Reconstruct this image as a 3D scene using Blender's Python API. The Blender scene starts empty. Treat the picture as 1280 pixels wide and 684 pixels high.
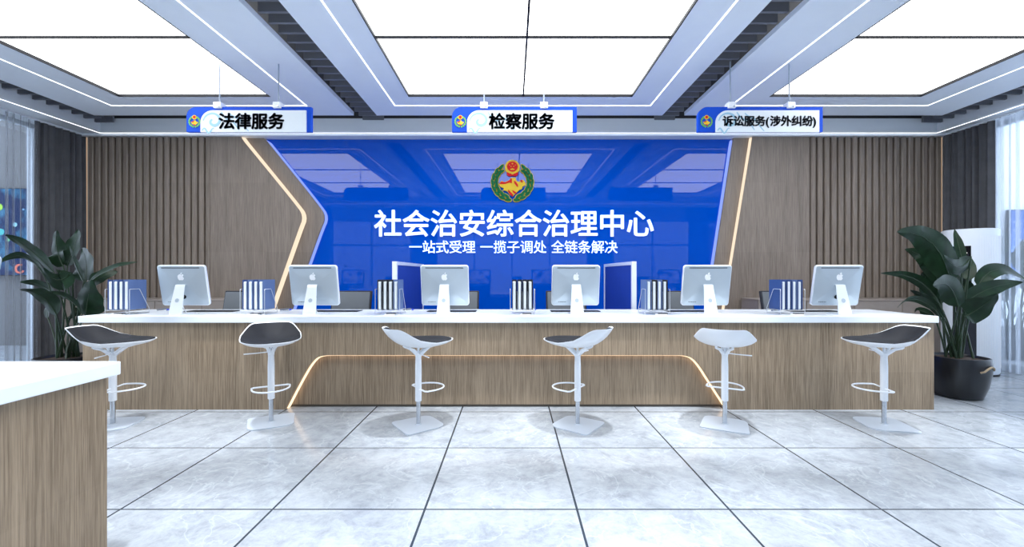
import bpy, bmesh, math, random
from mathutils import Vector, Matrix
random.seed(7)
C = bpy.context.scene.collection
PI = math.pi
S = 0.8          # metres per drawing unit (a floor tile is one unit = 0.8 m)
F = 540.0        # focal length in pixels of the 1280 px frame
EYE = 1.55       # eye height in drawing units

# ------------------------------------------------------------------ camera, world, exposure
cd = bpy.data.cameras.new('camera'); cam = bpy.data.objects.new('camera', cd); C.objects.link(cam)
cam.location = (0, 0, EYE * S); cam.rotation_euler = (PI / 2, 0, 0)
cd.sensor_width = 36; cd.lens = F / 1280 * 36; cd.clip_start = 0.02
bpy.context.scene.camera = cam
w = bpy.data.worlds.new('world'); bpy.context.scene.world = w; w.use_nodes = True
w.node_tree.nodes['Background'].inputs[0].default_value = (0.78, 0.87, 1.0, 1)
w.node_tree.nodes['Background'].inputs[1].default_value = 2.4
vs = bpy.context.scene.view_settings
vs.view_transform = 'Standard'; vs.look = 'None'; vs.gamma = 1; vs.use_curve_mapping = False; vs.exposure = 0.84
bpy.context.scene.cycles.use_denoising = True
bpy.context.scene.cycles.max_bounces = 8
bpy.context.scene.cycles.transparent_max_bounces = 16
bpy.context.scene.cycles.sample_clamp_indirect = 6
PANEL_L = 2.9   # radiance of the luminous ceiling panels

def spot(x, y, z, power, deg, blend=0.7, col=(0.93, 0.96, 1.0), tgt=None):
    l = bpy.data.lights.new('downlight', 'SPOT'); l.energy = power; l.spot_size = math.radians(deg)
    l.spot_blend = blend; l.color = col; l.shadow_soft_size = 0.06
    o = bpy.data.objects.new('downlight', l); C.objects.link(o); o.location = (x * S, y * S, z * S)
    if tgt:
        v = Vector(tgt) * S - o.location
        o.rotation_euler = v.to_track_quat('-Z', 'Y').to_euler()
    return o
for x in (-4.75, -3.1, -0.6, 1.0, 2.4, 4.4):
    spot(x, 4.2, 4.1, 210, 34, tgt=(x, 4.45, 0))
for x in (-2.0, -0.1, 1.55, 3.6):
    spot(x, 2.0, 4.1, 220, 38, tgt=(x, 2.05, 0))

# ------------------------------------------------------------------ materials
def nn(nt, t, **k):
    n = nt.nodes.new(t)
    for a, b in k.items(): setattr(n, a, b)
    return n
def mat(name, col, rough=0.5, metal=0.0, emit=None, es=0.0, spec=0.5, coat=0.0, bump=0.0, bscale=200, var=0.0, vscale=8):
    m = bpy.data.materials.new(name); m.use_nodes = True; nt = m.node_tree
    b = nt.nodes['Principled BSDF']
    b.inputs['Base Color'].default_value = (*col, 1); b.inputs['Roughness'].default_value = rough
    b.inputs['Metallic'].default_value = metal; b.inputs['Specular IOR Level'].default_value = spec
    b.inputs['Coat Weight'].default_value = coat; b.inputs['Coat Roughness'].default_value = 0.03
    if emit: b.inputs['Emission Color'].default_value = (*emit, 1); b.inputs['Emission Strength'].default_value = es
    tc = nn(nt, 'ShaderNodeTexCoord')
    if bump:
        no = nn(nt, 'ShaderNodeTexNoise'); no.inputs['Scale'].default_value = bscale
        nt.links.new(tc.outputs['Object'], no.inputs['Vector'])
        bu = nn(nt, 'ShaderNodeBump'); bu.inputs['Strength'].default_value = bump; bu.inputs['Distance'].default_value = 0.002
        nt.links.new(no.outputs[0], bu.inputs['Height']); nt.links.new(bu.outputs[0], b.inputs['Normal'])
    if True:
        v = var if var else 0.03
        no = nn(nt, 'ShaderNodeTexNoise'); no.inputs['Scale'].default_value = vscale; no.inputs['Detail'].default_value = 5
        nt.links.new(tc.outputs['Object'], no.inputs['Vector'])
        mr = nn(nt, 'ShaderNodeMapRange'); mr.inputs[1].default_value = 0.3; mr.inputs[2].default_value = 0.7
        mr.inputs[3].default_value = 1 - v; mr.inputs[4].default_value = 1 + v
        nt.links.new(no.outputs[0], mr.inputs[0])
        mx = nn(nt, 'ShaderNodeVectorMath', operation='SCALE'); mx.inputs[0].default_value = col
        nt.links.new(mr.outputs[0], mx.inputs['Scale']); nt.links.new(mx.outputs[0], b.inputs['Base Color'])
    return m
def emis(name, col, s):
    m = bpy.data.materials.new(name); m.use_nodes = True; nt = m.node_tree
    nt.nodes.remove(nt.nodes['Principled BSDF'])
    e = nn(nt, 'ShaderNodeEmission'); e.inputs[0].default_value = (*col, 1); e.inputs[1].default_value = s
    nt.links.new(e.outputs[0], nt.nodes['Material Output'].inputs[0]); return m
def wood(name, c1, c2, rough=0.45, axis='Z', board=(1.25, 0.62)):
    m = bpy.data.materials.new(name); m.use_nodes = True; nt = m.node_tree; b = nt.nodes['Principled BSDF']
    b.inputs['Roughness'].default_value = rough; b.inputs['Specular IOR Level'].default_value = 0.35
    g = nn(nt, 'ShaderNodeNewGeometry')
    mp = nn(nt, 'ShaderNodeMapping'); mp.inputs['Scale'].default_value = (95, 95, 2.2)
    nt.links.new(g.outputs['Position'], mp.inputs[0])
    n1 = nn(nt, 'ShaderNodeTexNoise'); n1.inputs['Scale'].default_value = 1.6; n1.inputs['Detail'].default_value = 4; n1.inputs['Roughness'].default_value = 0.65
    nt.links.new(mp.outputs[0], n1.inputs['Vector'])
    mp2 = nn(nt, 'ShaderNodeMapping'); mp2.inputs['Scale'].default_value = (9, 9, 0.5)
    nt.links.new(g.outputs['Position'], mp2.inputs[0])
    n2 = nn(nt, 'ShaderNodeTexNoise'); n2.inputs['Scale'].default_value = 1.0; n2.inputs['Detail'].default_value = 3
    nt.links.new(mp2.outputs[0], n2.inputs['Vector'])
    ad = nn(nt, 'ShaderNodeMath', operation='MULTIPLY_ADD'); ad.inputs[1].default_value = 0.35
    nt.links.new(n2.outputs[0], ad.inputs[0]); nt.links.new(n1.outputs[0], ad.inputs[2])
    # veneer sheets: a small tone change from sheet to sheet
    mp3 = nn(nt, 'ShaderNodeMapping'); mp3.inputs['Scale'].default_value = (1 / board[0], 0.0, 1 / board[1]); mp3.inputs['Location'].default_value = (0.37, 0, 0.45)
    nt.links.new(g.outputs['Position'], mp3.inputs[0])
    fl = nn(nt, 'ShaderNodeVectorMath', operation='FLOOR'); nt.links.new(mp3.outputs[0], fl.inputs[0])
    wn = nn(nt, 'ShaderNodeTexWhiteNoise'); nt.links.new(fl.outputs[0], wn.inputs['Vector'])
    a2 = nn(nt, 'ShaderNodeMath', operation='MULTIPLY_ADD'); a2.inputs[1].default_value = 0.07
    nt.links.new(wn.outputs['Value'], a2.inputs[0]); nt.links.new(ad.outputs[0], a2.inputs[2])
    r = nn(nt, 'ShaderNodeValToRGB'); r.color_ramp.elements[0].position = 0.46; r.color_ramp.elements[1].position = 0.92
    r.color_ramp.elements[0].color = (*c1, 1); r.color_ramp.elements[1].color = (*c2, 1)
    nt.links.new(a2.outputs[0], r.inputs[0]); nt.links.new(r.outputs[0], b.inputs['Base Color'])
    bu = nn(nt, 'ShaderNodeBump'); bu.inputs['Strength'].default_value = 0.15; bu.inputs['Distance'].default_value = 0.002
    nt.links.new(n1.outputs[0], bu.inputs['Height']); nt.links.new(bu.outputs[0], b.inputs['Normal'])
    return m
def floor_mat():
    m = bpy.data.materials.new('marble_tile'); m.use_nodes = True; nt = m.node_tree; b = nt.nodes['Principled BSDF']
    L = nt.links.new
    g = nn(nt, 'ShaderNodeNewGeometry')
    mp = nn(nt, 'ShaderNodeMapping'); mp.inputs['Scale'].default_value = (1 / S, 1 / S, 1)
    mp.inputs['Location'].default_value = (-0.427 + 10, -0.838 + 10, 0)
    L(g.outputs['Position'], mp.inputs[0])
    fr = nn(nt, 'ShaderNodeVectorMath', operation='FRACTION'); L(mp.outputs[0], fr.inputs[0])
    fl = nn(nt, 'ShaderNodeVectorMath', operation='FLOOR'); L(mp.outputs[0], fl.inputs[0])
    sx = nn(nt, 'ShaderNodeSeparateXYZ'); L(fr.outputs[0], sx.inputs[0])
    def near(o, wd):
        a = nn(nt, 'ShaderNodeMath', operation='PINGPONG'); a.inputs[1].default_value = 0.5; L(o, a.inputs[0])
        c = nn(nt, 'ShaderNodeMath', operation='LESS_THAN'); c.inputs[1].default_value = wd; L(a.outputs[0], c.inputs[0]); return c
    c1 = near(sx.outputs[0], 0.0075); c2 = near(sx.outputs[1], 0.0065)
    mxx = nn(nt, 'ShaderNodeMath', operation='MAXIMUM'); L(c1.outputs[0], mxx.inputs[0]); L(c2.outputs[0], mxx.inputs[1])
    wn = nn(nt, 'ShaderNodeTexWhiteNoise'); L(fl.outputs[0], wn.inputs['Vector'])
    of = nn(nt, 'ShaderNodeVectorMath', operation='MULTIPLY_ADD'); of.inputs[1].default_value = (7, 7, 7)
    L(wn.outputs['Color'], of.inputs[0]); L(g.outputs['Position'], of.inputs[2])
    n1 = nn(nt, 'ShaderNodeTexNoise'); n1.inputs['Scale'].default_value = 7; n1.inputs['Detail'].default_value = 10; n1.inputs['Roughness'].default_value = 0.78; n1.inputs['Distortion'].default_value = 0.3
    L(of.outputs[0], n1.inputs['Vector'])
    r = nn(nt, 'ShaderNodeValToRGB'); e = r.color_ramp.elements
    e[0].position = 0.3; e[0].color = (0.24, 0.27, 0.30, 1); e[1].position = 0.74; e[1].color = (0.49, 0.53, 0.575, 1)
    e2 = r.color_ramp.elements.new(0.5); e2.color = (0.375, 0.41, 0.45, 1)
    L(n1.outputs[0], r.inputs[0])
    # thin veins
    n2 = nn(nt, 'ShaderNodeTexNoise'); n2.inputs['Scale'].default_value = 1.9; n2.inputs['Detail'].default_value = 7; n2.inputs['Distortion'].default_value = 1.4
    L(of.outputs[0], n2.inputs['Vector'])
    s1 = nn(nt, 'ShaderNodeMath', operation='SUBTRACT'); s1.inputs[1].default_value = 0.5; L(n2.outputs[0], s1.inputs[0])
    ab = nn(nt, 'ShaderNodeMath', operation='ABSOLUTE'); L(s1.outputs[0], ab.inputs[0])
    mr = nn(nt, 'ShaderNodeMapRange'); mr.inputs[1].default_value = 0.0; mr.inputs[2].default_value = 0.012; mr.inputs[3].default_value = 0.35; mr.inputs[4].default_value = 0
    L(ab.outputs[0], mr.inputs[0])
    m1 = nn(nt, 'ShaderNodeMixRGB'); m1.inputs[2].default_value = (0.60, 0.65, 0.70, 1); L(mr.outputs[0], m1.inputs[0]); L(r.outputs[0], m1.inputs[1])
    m2 = nn(nt, 'ShaderNodeMixRGB'); m2.inputs[2].default_value = (0.035, 0.045, 0.06, 1); L(mxx.outputs[0], m2.inputs[0]); L(m1.outputs[0], m2.inputs[1])
    L(m2.outputs[0], b.inputs['Base Color']); b.inputs['Roughness'].default_value = 0.16
    b.inputs['Specular IOR Level'].default_value = 0.4
    return m
def sheer_mat(name, col, alpha):
    m = bpy.data.materials.new(name); m.use_nodes = True; nt = m.node_tree; b = nt.nodes['Principled BSDF']
    nt.nodes.remove(b)
    tr = nn(nt, 'ShaderNodeBsdfTransparent'); tl = nn(nt, 'ShaderNodeBsdfTranslucent'); df = nn(nt, 'ShaderNodeBsdfDiffuse')
    tl.inputs[0].default_value = (*col, 1); df.inputs[0].default_value = (*col, 1)
    a = nn(nt, 'ShaderNodeMixShader'); a.inputs[0].default_value = 0.5; nt.links.new(tl.outputs[0], a.inputs[1]); nt.links.new(df.outputs[0], a.inputs[2])
    lw = nn(nt, 'ShaderNodeLayerWeight'); lw.inputs[0].default_value = 0.5     # cloth seen edge-on is denser
    mr = nn(nt, 'ShaderNodeMapRange'); mr.inputs[1].default_value = 0.2; mr.inputs[2].default_value = 1.0; mr.inputs[3].default_value = alpha - 0.2; mr.inputs[4].default_value = min(alpha + 0.45, 1)
    nt.links.new(lw.outputs['Facing'], mr.inputs[0])
    b2 = nn(nt, 'ShaderNodeMixShader'); nt.links.new(mr.outputs[0], b2.inputs[0]); nt.links.new(tr.outputs[0], b2.inputs[1]); nt.links.new(a.outputs[0], b2.inputs[2])
    nt.links.new(b2.outputs[0], nt.nodes['Material Output'].inputs[0]); return m
def glass_mat(name, tint=(0.92, 0.96, 1)):
    m = bpy.data.materials.new(name); m.use_nodes = True; nt = m.node_tree; nt.nodes.remove(nt.nodes['Principled BSDF'])
    tr = nn(nt, 'ShaderNodeBsdfTransparent'); tr.inputs[0].default_value = (*tint, 1)
    gl = nn(nt, 'ShaderNodeBsdfGlossy'); gl.inputs['Roughness'].default_value = 0.01
    fr = nn(nt, 'ShaderNodeFresnel'); fr.inputs[0].default_value = 1.45
    mx = nn(nt, 'ShaderNodeMixShader'); nt.links.new(fr.outputs[0], mx.inputs[0]); nt.links.new(tr.outputs[0], mx.inputs[1]); nt.links.new(gl.outputs[0], mx.inputs[2])
    nt.links.new(mx.outputs[0], nt.nodes['Material Output'].inputs[0]); return m
def screen_mat(name, base, hi, scale, strength, thr=0.62):
    m = bpy.data.materials.new(name); m.use_nodes = True; nt = m.node_tree; nt.nodes.remove(nt.nodes['Principled BSDF'])
    g = nn(nt, 'ShaderNodeNewGeometry'); no = nn(nt, 'ShaderNodeTexVoronoi', feature='DISTANCE_TO_EDGE'); no.inputs['Scale'].default_value = scale
    n2 = nn(nt, 'ShaderNodeTexNoise'); n2.inputs['Scale'].default_value = scale * 0.7; n2.inputs['Detail'].default_value = 6
    nt.links.new(g.outputs['Position'], no.inputs['Vector']); nt.links.new(g.outputs['Position'], n2.inputs['Vector'])
    r = nn(nt, 'ShaderNodeValToRGB'); r.color_ramp.elements[0].position = thr - 0.12; r.color_ramp.elements[1].position = thr + 0.12
    r.color_ramp.elements[0].color = (*base, 1); r.color_ramp.elements[1].color = (*hi, 1)
    nt.links.new(n2.outputs[0], r.inputs[0])
    e = nn(nt, 'ShaderNodeEmission'); e.inputs[1].default_value = strength; nt.links.new(r.outputs[0], e.inputs[0])
    nt.links.new(e.outputs[0], nt.nodes['Material Output'].inputs[0]); return m

WOOD = wood('counter_oak', (0.145, 0.105, 0.067), (0.42, 0.322, 0.222))
WOODW = wood('wall_oak_shaded', (0.145, 0.114, 0.090), (0.30, 0.248, 0.204), board=(1.5, 1.0))  # same oak as the counter, the wall's weaker light put into its tone
WHITE_TOP = mat('white_solid_surface', (0.86, 0.92, 0.97), 0.25, var=0.01)
CEILM = mat('ceiling_paint', (0.86, 0.92, 1.0), 0.5, var=0.01)
SOFM = mat('soffit_paint', (0.80, 0.85, 0.91), 0.5, var=0.01)
DARKM = mat('dark_void', (0.035, 0.038, 0.045), 0.7)
SLATM = mat('dark_slat', (0.16, 0.17, 0.20), 0.5)
LEDW = emis('cool_led', (0.92, 0.96, 1.0), 1.6)
PANEL = emis('luminous_panel', (0.97, 0.985, 1.0), PANEL_L)
WARM = emis('warm_led', (1.0, 0.80, 0.60), 0.62)
BLUELED = emis('blue_led', (0.27, 0.38, 1.0), 0.62)
FLOORM = floor_mat()
BLUEG = mat('blue_glass', (0.0, 0.078, 0.54), 0.5, coat=1.0, var=0.005, spec=0.0)
BLUEG.node_tree.nodes['Principled BSDF'].inputs['Coat Roughness'].default_value = 0.012
BLUES = mat('blue_sign', (0.006, 0.065, 0.50), 0.5, spec=0.15, emit=(0.02, 0.12, 0.8), es=0.03, var=0.01)
SIGNW = mat('sign_white', (0.66, 0.72, 0.76), 0.4, emit=(0.9, 0.95, 1), es=0.02, var=0.01)
PALEB = mat('pale_blue_print', (0.27, 0.48, 0.62), 0.4, emit=(0.5, 0.75, 0.9), es=0.02)
INK = mat('dark_ink', (0.025, 0.035, 0.06), 0.5)
LETTER = mat('white_letter', (0.8, 0.87, 1.0), 0.4, emit=(0.7, 0.82, 1.0), es=0.28, var=0.005)
DRAPE = mat('charcoal_drape', (0.10, 0.102, 0.11), 0.95, spec=0.05, bump=0.2, var=0.1)
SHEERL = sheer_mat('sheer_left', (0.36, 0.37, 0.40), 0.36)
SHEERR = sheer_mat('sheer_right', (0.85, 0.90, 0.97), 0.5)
GLASS = glass_mat('window_glass')
WALLW = mat('wall_paint', (0.62, 0.66, 0.72), 0.7)
WALLG = mat('grey_wall', (0.36, 0.37, 0.385), 0.7)
ALU = mat('aluminium_shell', (0.47, 0.54, 0.60), 0.35, metal=0.35, var=0.01)
ALUW = mat('bright_aluminium', (0.86, 0.90, 0.94), 0.3, metal=0.2, var=0.01)
WHITEP = mat('white_plastic', (0.88, 0.90, 0.93), 0.35, var=0.01)
BLACKP = mat('black_plastic', (0.008, 0.009, 0.012), 0.5, spec=0.2)
BLACKG = mat('black_gloss', (0.01, 0.01, 0.012), 0.08)
STOOLW = mat('stool_white', (0.88, 0.91, 0.95), 0.35, var=0.01)
PADM = mat('black_seat_pad', (0.012, 0.013, 0.017), 0.6, bump=0.1, spec=0.15)
CHROME = mat('brushed_steel', (0.55, 0.58, 0.62), 0.25, metal=0.9)
PLATE = mat('grey_plate', (0.50, 0.56, 0.64), 0.45, var=0.02)
GREYF = mat('grey_chair_fabric', (0.13, 0.145, 0.16), 0.8, bump=0.2)
NAVY = mat('navy_board', (0.03, 0.07, 0.22), 0.45)
NAVY_LIT = mat('navy_board_lit', (0.10, 0.16, 0.33), 0.45)  # navy again, lightened in colour for boards that catch the window light
BLKB = mat('black_board', (0.025, 0.028, 0.036), 0.5, spec=0.2)
PAPER = mat('paper_edge', (0.80, 0.86, 0.90), 0.6)
WIRE = mat('steel_wire', (0.62, 0.64, 0.66), 0.3, metal=0.7)
PARTB = mat('blue_partition', (0.008, 0.045, 0.36), 0.55)
LEAF = mat('leaf_green', (0.008, 0.026, 0.011), 0.42, spec=0.25, var=0.35, vscale=14)
STEM = mat('leaf_stem', (0.014, 0.036, 0.014), 0.5, var=0.2)
RODM = mat('rod_grey', (0.30, 0.36, 0.44), 0.5)
POTM = mat('black_pot', (0.012, 0.014, 0.018), 0.28, var=0.05)
SOIL = mat('soil', (0.05, 0.03, 0.02), 0.95, bump=0.6, var=0.4, vscale=60)
ROPE = mat('rope', (0.42, 0.32, 0.21), 0.85, bump=0.5)
ACM = mat('conditioner_white', (0.74, 0.80, 0.87), 0.35, var=0.01)
CABM = mat('cabinet_taupe', (0.30, 0.255, 0.225), 0.5, var=0.04)
GOLD = mat('emblem_yellow', (0.70, 0.48, 0.03), 0.5, spec=0.2)
RED = mat('emblem_red', (0.48, 0.01, 0.015), 0.6, spec=0.15, emit=(0.6, 0.01, 0.01), es=0.1)
GREEN = mat('emblem_green', (0.003, 0.13, 0.045), 0.6, spec=0.15)
SCRD = screen_mat('dark_blue_screen', (0.02, 0.045, 0.16), (0.10, 0.42, 0.75), 6, 0.8)
SCRL = screen_mat('light_blue_screen', (0.05, 0.16, 0.62), (0.2, 0.38, 0.9), 3, 0.9)
SCRM = screen_mat('monitor_picture', (0.05, 0.10, 0.30), (0.75, 0.85, 1.0), 14, 0.7, 0.5)

# ------------------------------------------------------------------ mesh helpers (drawing units, scaled by S when linked)
def P(px, py, d): return Vector(((px - 640) / F * d, d, EYE + (342 - py) / F * d))
def PX(px, d): return (px - 640) / F * d
def PZ(py, d): return EYE + (342 - py) / F * d
def obj(name, bm, m, parent=None, loc=None, smooth=False, rotz=0):
    for v in bm.verts: v.co *= S
    bmesh.ops.recalc_face_normals(bm, faces=bm.faces)
    me = bpy.data.meshes.new(name); bm.to_mesh(me); bm.free()
    for mm in (m if isinstance(m, (list, tuple)) else [m]): me.materials.append(mm)
    if smooth:
        for p in me.polygons: p.use_smooth = True
        try: me.set_sharp_from_angle(angle=math.radians(38))
        except Exception: pass
    o = bpy.data.objects.new(name, me); C.objects.link(o)
    if parent is not None: o.parent = parent
    if loc is not None: o.location = Vector(loc) * S
    o.rotation_euler.z = rotz
    return o
def tag(o, label, cat, group=None, kind=None):
    o['label'] = label
    if cat: o['category'] = cat
    if group: o['group'] = group
    if kind: o['kind'] = kind
    return o
def thing(name, label, cat, loc=(0, 0, 0), rotz=0, group=None):
    o = bpy.data.objects.new(name, None); o.empty_display_size = 0.1; C.objects.link(o)
    o.location = Vector(loc) * S; o.rotation_euler = (0, 0, rotz)
    return tag(o, label, cat, group)
def struct(name, bm, m, smooth=False):
    o = obj(name, bm, m, smooth=smooth); o['kind'] = 'structure'; return o
def dup(root, loc, rotz=None, label=None, group=None, scale=None):
    def cp(o, par):
        c = o.copy(); C.objects.link(c)
        if par is not None: c.parent = par
        for ch in [q for q in C.objects if q.parent == o and q != c]: cp(ch, c)
        return c
    r = cp(root, None); r.location = Vector(loc) * S
    if rotz is not None: r.rotation_euler = (0, 0, rotz)
    if label: r['label'] = label
    if group: r['group'] = group
    if scale: r.scale = scale
    return r
def box(bm, x0, x1, y0, y1, z0, z1, bev=0, seg=2, mi=0, rot=None, piv=None):
    n0 = len(bm.verts)
    r = bmesh.ops.create_cube(bm, size=1)
    vv = r['verts']
    for v in vv: v.co = Vector(((v.co.x + .5) * (x1 - x0) + x0, (v.co.y + .5) * (y1 - y0) + y0, (v.co.z + .5) * (z1 - z0) + z0))
    fs = list({f for v in vv for f in v.link_faces})
    for f in fs: f.material_index = mi
    if bev:
        es = list({e for v in vv for e in v.link_edges})
        q = bmesh.ops.bevel(bm, geom=es, offset=bev, segments=seg, affect='EDGES', profile=0.5)
        for f in q['faces']: f.material_index = mi
        vv = list({v for f in q['faces'] for v in f.verts} | {v for v in vv if v.is_valid})
    if rot is not None:
        pv = Vector(piv) if piv is not None else Vector(((x0 + x1) / 2, (y0 + y1) / 2, (z0 + z1) / 2))
        for v in vv: v.co = rot @ (v.co - pv) + pv
    return vv
def prism(bm, pts, y0, y1, mi=0):   # pts: list of (x, z); solid between depths y0 and y1
    a = [bm.verts.new((x, y0, z)) for x, z in pts]; b = [bm.verts.new((x, y1, z)) for x, z in pts]
    n = len(pts)
    fs = [bm.faces.new(a), bm.faces.new(b[::-1])]
    for i in range(n): fs.append(bm.faces.new((a[i], a[(i + 1) % n], b[(i + 1) % n], b[i])))
    for f in fs: f.material_index = mi
    for f in fs[:2]: f.normal_update()
    bmesh.ops.triangulate(bm, faces=fs[:2], ngon_method='EAR_CLIP')
def prismz(bm, pts, z0, z1, mi=0):
    a = [bm.verts.new((x, y, z0)) for x, y in pts]; b = [bm.verts.new((x, y, z1)) for x, y in pts]
    n = len(pts); fs = [bm.faces.new(a), bm.faces.new(b[::-1])]
    for i in range(n): fs.append(bm.faces.new((a[i], a[(i + 1) % n], b[(i + 1) % n], b[i])))
    for f in fs: f.material_index = mi
def tube(bm, pts, r, n=10, closed=False, mi=0, cap=True):
    pts = [Vector(p) for p in pts]; N = len(pts); rings = []
    rr = r if isinstance(r, (list, tuple)) else [r] * N
    prev = None
    for i, p in enumerate(pts):
        if closed: t = pts[(i + 1) % N] - pts[i - 1]
        else: t = pts[min(i + 1, N - 1)] - pts[max(i - 1, 0)]
        t.normalize()
        if prev is None:
            up = Vector((0, 0, 1)) if abs(t.z) < 0.9 else Vector((1, 0, 0))
            u = t.cross(up).normalized()
        else:
            u = (prev - t * prev.dot(t)).normalized()
        prev = u; v = t.cross(u)
        rings.append([bm.verts.new(p + (u * math.cos(a) + v * math.sin(a)) * rr[i]) for a in [2 * PI * k / n for k in range(n)]])
    M = N if closed else N - 1
    for i in range(M):
        A = rings[i]; B = rings[(i + 1) % N]
        for k in range(n):
            f = bm.faces.new((A[k], A[(k + 1) % n], B[(k + 1) % n], B[k])); f.material_index = mi
    if cap and not closed:
        bm.faces.new(rings[0]).material_index = mi; bm.faces.new(rings[-1][::-1]).material_index = mi
def lathe(bm, prof, cx=0, cy=0, n=32, mi=0, power=2.0):  # prof (r, z); power > 2 squares the section
    rings = []
    for r, z in prof:
        ring = []
        for k in range(n):
            a = 2 * PI * k / n; c, s = math.cos(a), math.sin(a)
            q = (abs(c) ** power + abs(s) ** power) ** (-1 / power)
            ring.append(bm.verts.new((cx + r * q * c, cy + r * q * s, z)))
        rings.append(ring)
    for A, B in zip(rings, rings[1:]):
        for k in range(n): bm.faces.new((A[k], A[(k + 1) % n], B[(k + 1) % n], B[k])).material_index = mi
    bm.faces.new(rings[0]).material_index = mi; bm.faces.new(rings[-1][::-1]).material_index = mi
def rrect(w, h, r, n=6, cx=0, cz=0):
    pts = []
    for (sx, sz, a0) in ((1, 1, 0), (-1, 1, 90), (-1, -1, 180), (1, -1, 270)):
        for k in range(n + 1):
            a = math.radians(a0 + 90 * k / n)
            pts.append((cx + sx * (w / 2 - r) + r * math.cos(a), cz + sz * (h / 2 - r) + r * math.sin(a)))
    return pts
def arc_poly(cx, cz, rx, rz, a0=0, a1=360, n=28):
    return [(cx + rx * math.cos(math.radians(a0 + (a1 - a0) * k / n)), cz + rz * math.sin(math.radians(a0 + (a1 - a0) * k / n))) for k in range(n + (0 if abs(a1 - a0) == 360 else 1))]
def ribbon(pts, ws):   # flat polygon strip around a 2-D path
    L, R = [], []
    for i, (x, z) in enumerate(pts):
        a = pts[max(i - 1, 0)]; b = pts[min(i + 1, len(pts) - 1)]
        dx, dz = b[0] - a[0], b[1] - a[1]; q = math.hypot(dx, dz) or 1
        wd = ws(i / (len(pts) - 1)); L.append((x - dz / q * wd, z + dx / q * wd)); R.append((x + dz / q * wd, z - dx / q * wd))
    return L, R
def add_ribbon(bm, pts, ws, y0, y1, mi=0):
    L, R = ribbon(pts, ws)
    for i in range(len(pts) - 1):
        q = [L[i], L[i + 1], R[i + 1], R[i]]
        if (Vector(q[0]) - Vector(q[3])).length < 1e-6 or (Vector(q[1]) - Vector(q[2])).length < 1e-6:
            q = [q[0], q[1], q[2]] if (Vector(q[0]) - Vector(q[3])).length < 1e-6 else [q[0], q[1], q[3]]
        prism(bm, q, y0, y1, mi)
def glyph(ch, em, offset, depth):
    """bmesh of one character, baseline origin at 0, x right, z up, front facing -y"""
    cu = bpy.data.curves.new('glyph', 'FONT'); cu.body = ch; cu.size = em; cu.offset = offset * em; cu.extrude = depth / 2
    cu.resolution_u = 3
    o = bpy.data.objects.new('glyph', cu); C.objects.link(o); bpy.context.view_layer.update()
    me = bpy.data.meshes.new_from_object(o.evaluated_get(bpy.context.evaluated_depsgraph_get()))
    bm = bmesh.new(); bm.from_mesh(me)
    for v in bm.verts: v.co = Vector((v.co.x, -v.co.z, v.co.y))
    bpy.data.objects.remove(o); bpy.data.curves.remove(cu); bpy.data.meshes.remove(me)
    return bm

def bold(ch, em, r, depth):
    bm = glyph(ch, em, 0, depth); me = bpy.data.meshes.new('tmp'); bm.to_mesh(me); bm.free()
    out = bmesh.new()
    for k in range(8):
        n0 = len(out.verts); out.from_mesh(me); out.verts.ensure_lookup_table()
        a = 2 * PI * k / 8
        for v in out.verts[n0:]: v.co += Vector((r * em * math.cos(a), 0, r * em * math.sin(a)))
    bpy.data.meshes.remove(me); return out

# ================================================================== SETTING
ZS = EYE + 2.503     # soffit
ZT = EYE + 2.631     # tray underside
ZF = EYE + 2.743     # fascia top
XL, XR = -7.70, 7.77 # curtain planes
WL, WR = -8.02, 8.08 # side wall inner faces
YB = 8.03            # back wall
YR = -0.62           # rear wall
ZTOP = EYE + 3.3
bm = bmesh.new(); box(bm, -14, 14, -6, 10.5, -0.1, 0); struct('floor', bm, FLOORM)
bm = bmesh.new(); box(bm, WL - .25, WR + .25, YR - .2, YB + .2, ZTOP, ZTOP + .1); struct('ceiling', bm, DARKM)
bm = bmesh.new(); box(bm, WL - .25, WR + .25, YB, YB + .2, 0, ZTOP); struct('wall_back', bm, WALLG)
# side walls with a tall window opening each
def side_wall(name, x0, x1, wn):
    bm = bmesh.new()
    box(bm, x0, x1, 7.32, YB, 0, ZTOP); box(bm, x0, x1, YR, 7.32, ZS + 0.02, ZTOP); box(bm, x0, x1, YR - .2, YR + .25, 0, ZS + .02)
    struct(name, bm, WALLW)
    fr = bmesh.new(); xm = (x0 + x1) / 2
    ys = [YR + .25, 1.35, 3.3, 5.3, 7.32]
    for y in ys[1:-1]: box(fr, xm - .04, xm + .04, y - .03, y + .03, 0.0, ZS + .02)
    for a, b in zip(ys, ys[1:]): box(fr, xm - .04, xm + .04, a, b, 0, .07); box(fr, xm - .04, xm + .04, a, b, ZS - .05, ZS + .02)
    o = struct(wn, fr, ALUW)
    g = bmesh.new(); box(g, xm - .008, xm + .008, ys[0], ys[-1], 0.07, ZS - .05); obj('pane', g, GLASS, o)
side_wall('wall_left', WL - .2, WL, 'window_1')
side_wall('wall_right', WR, WR + .2, 'window_2')
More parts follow.
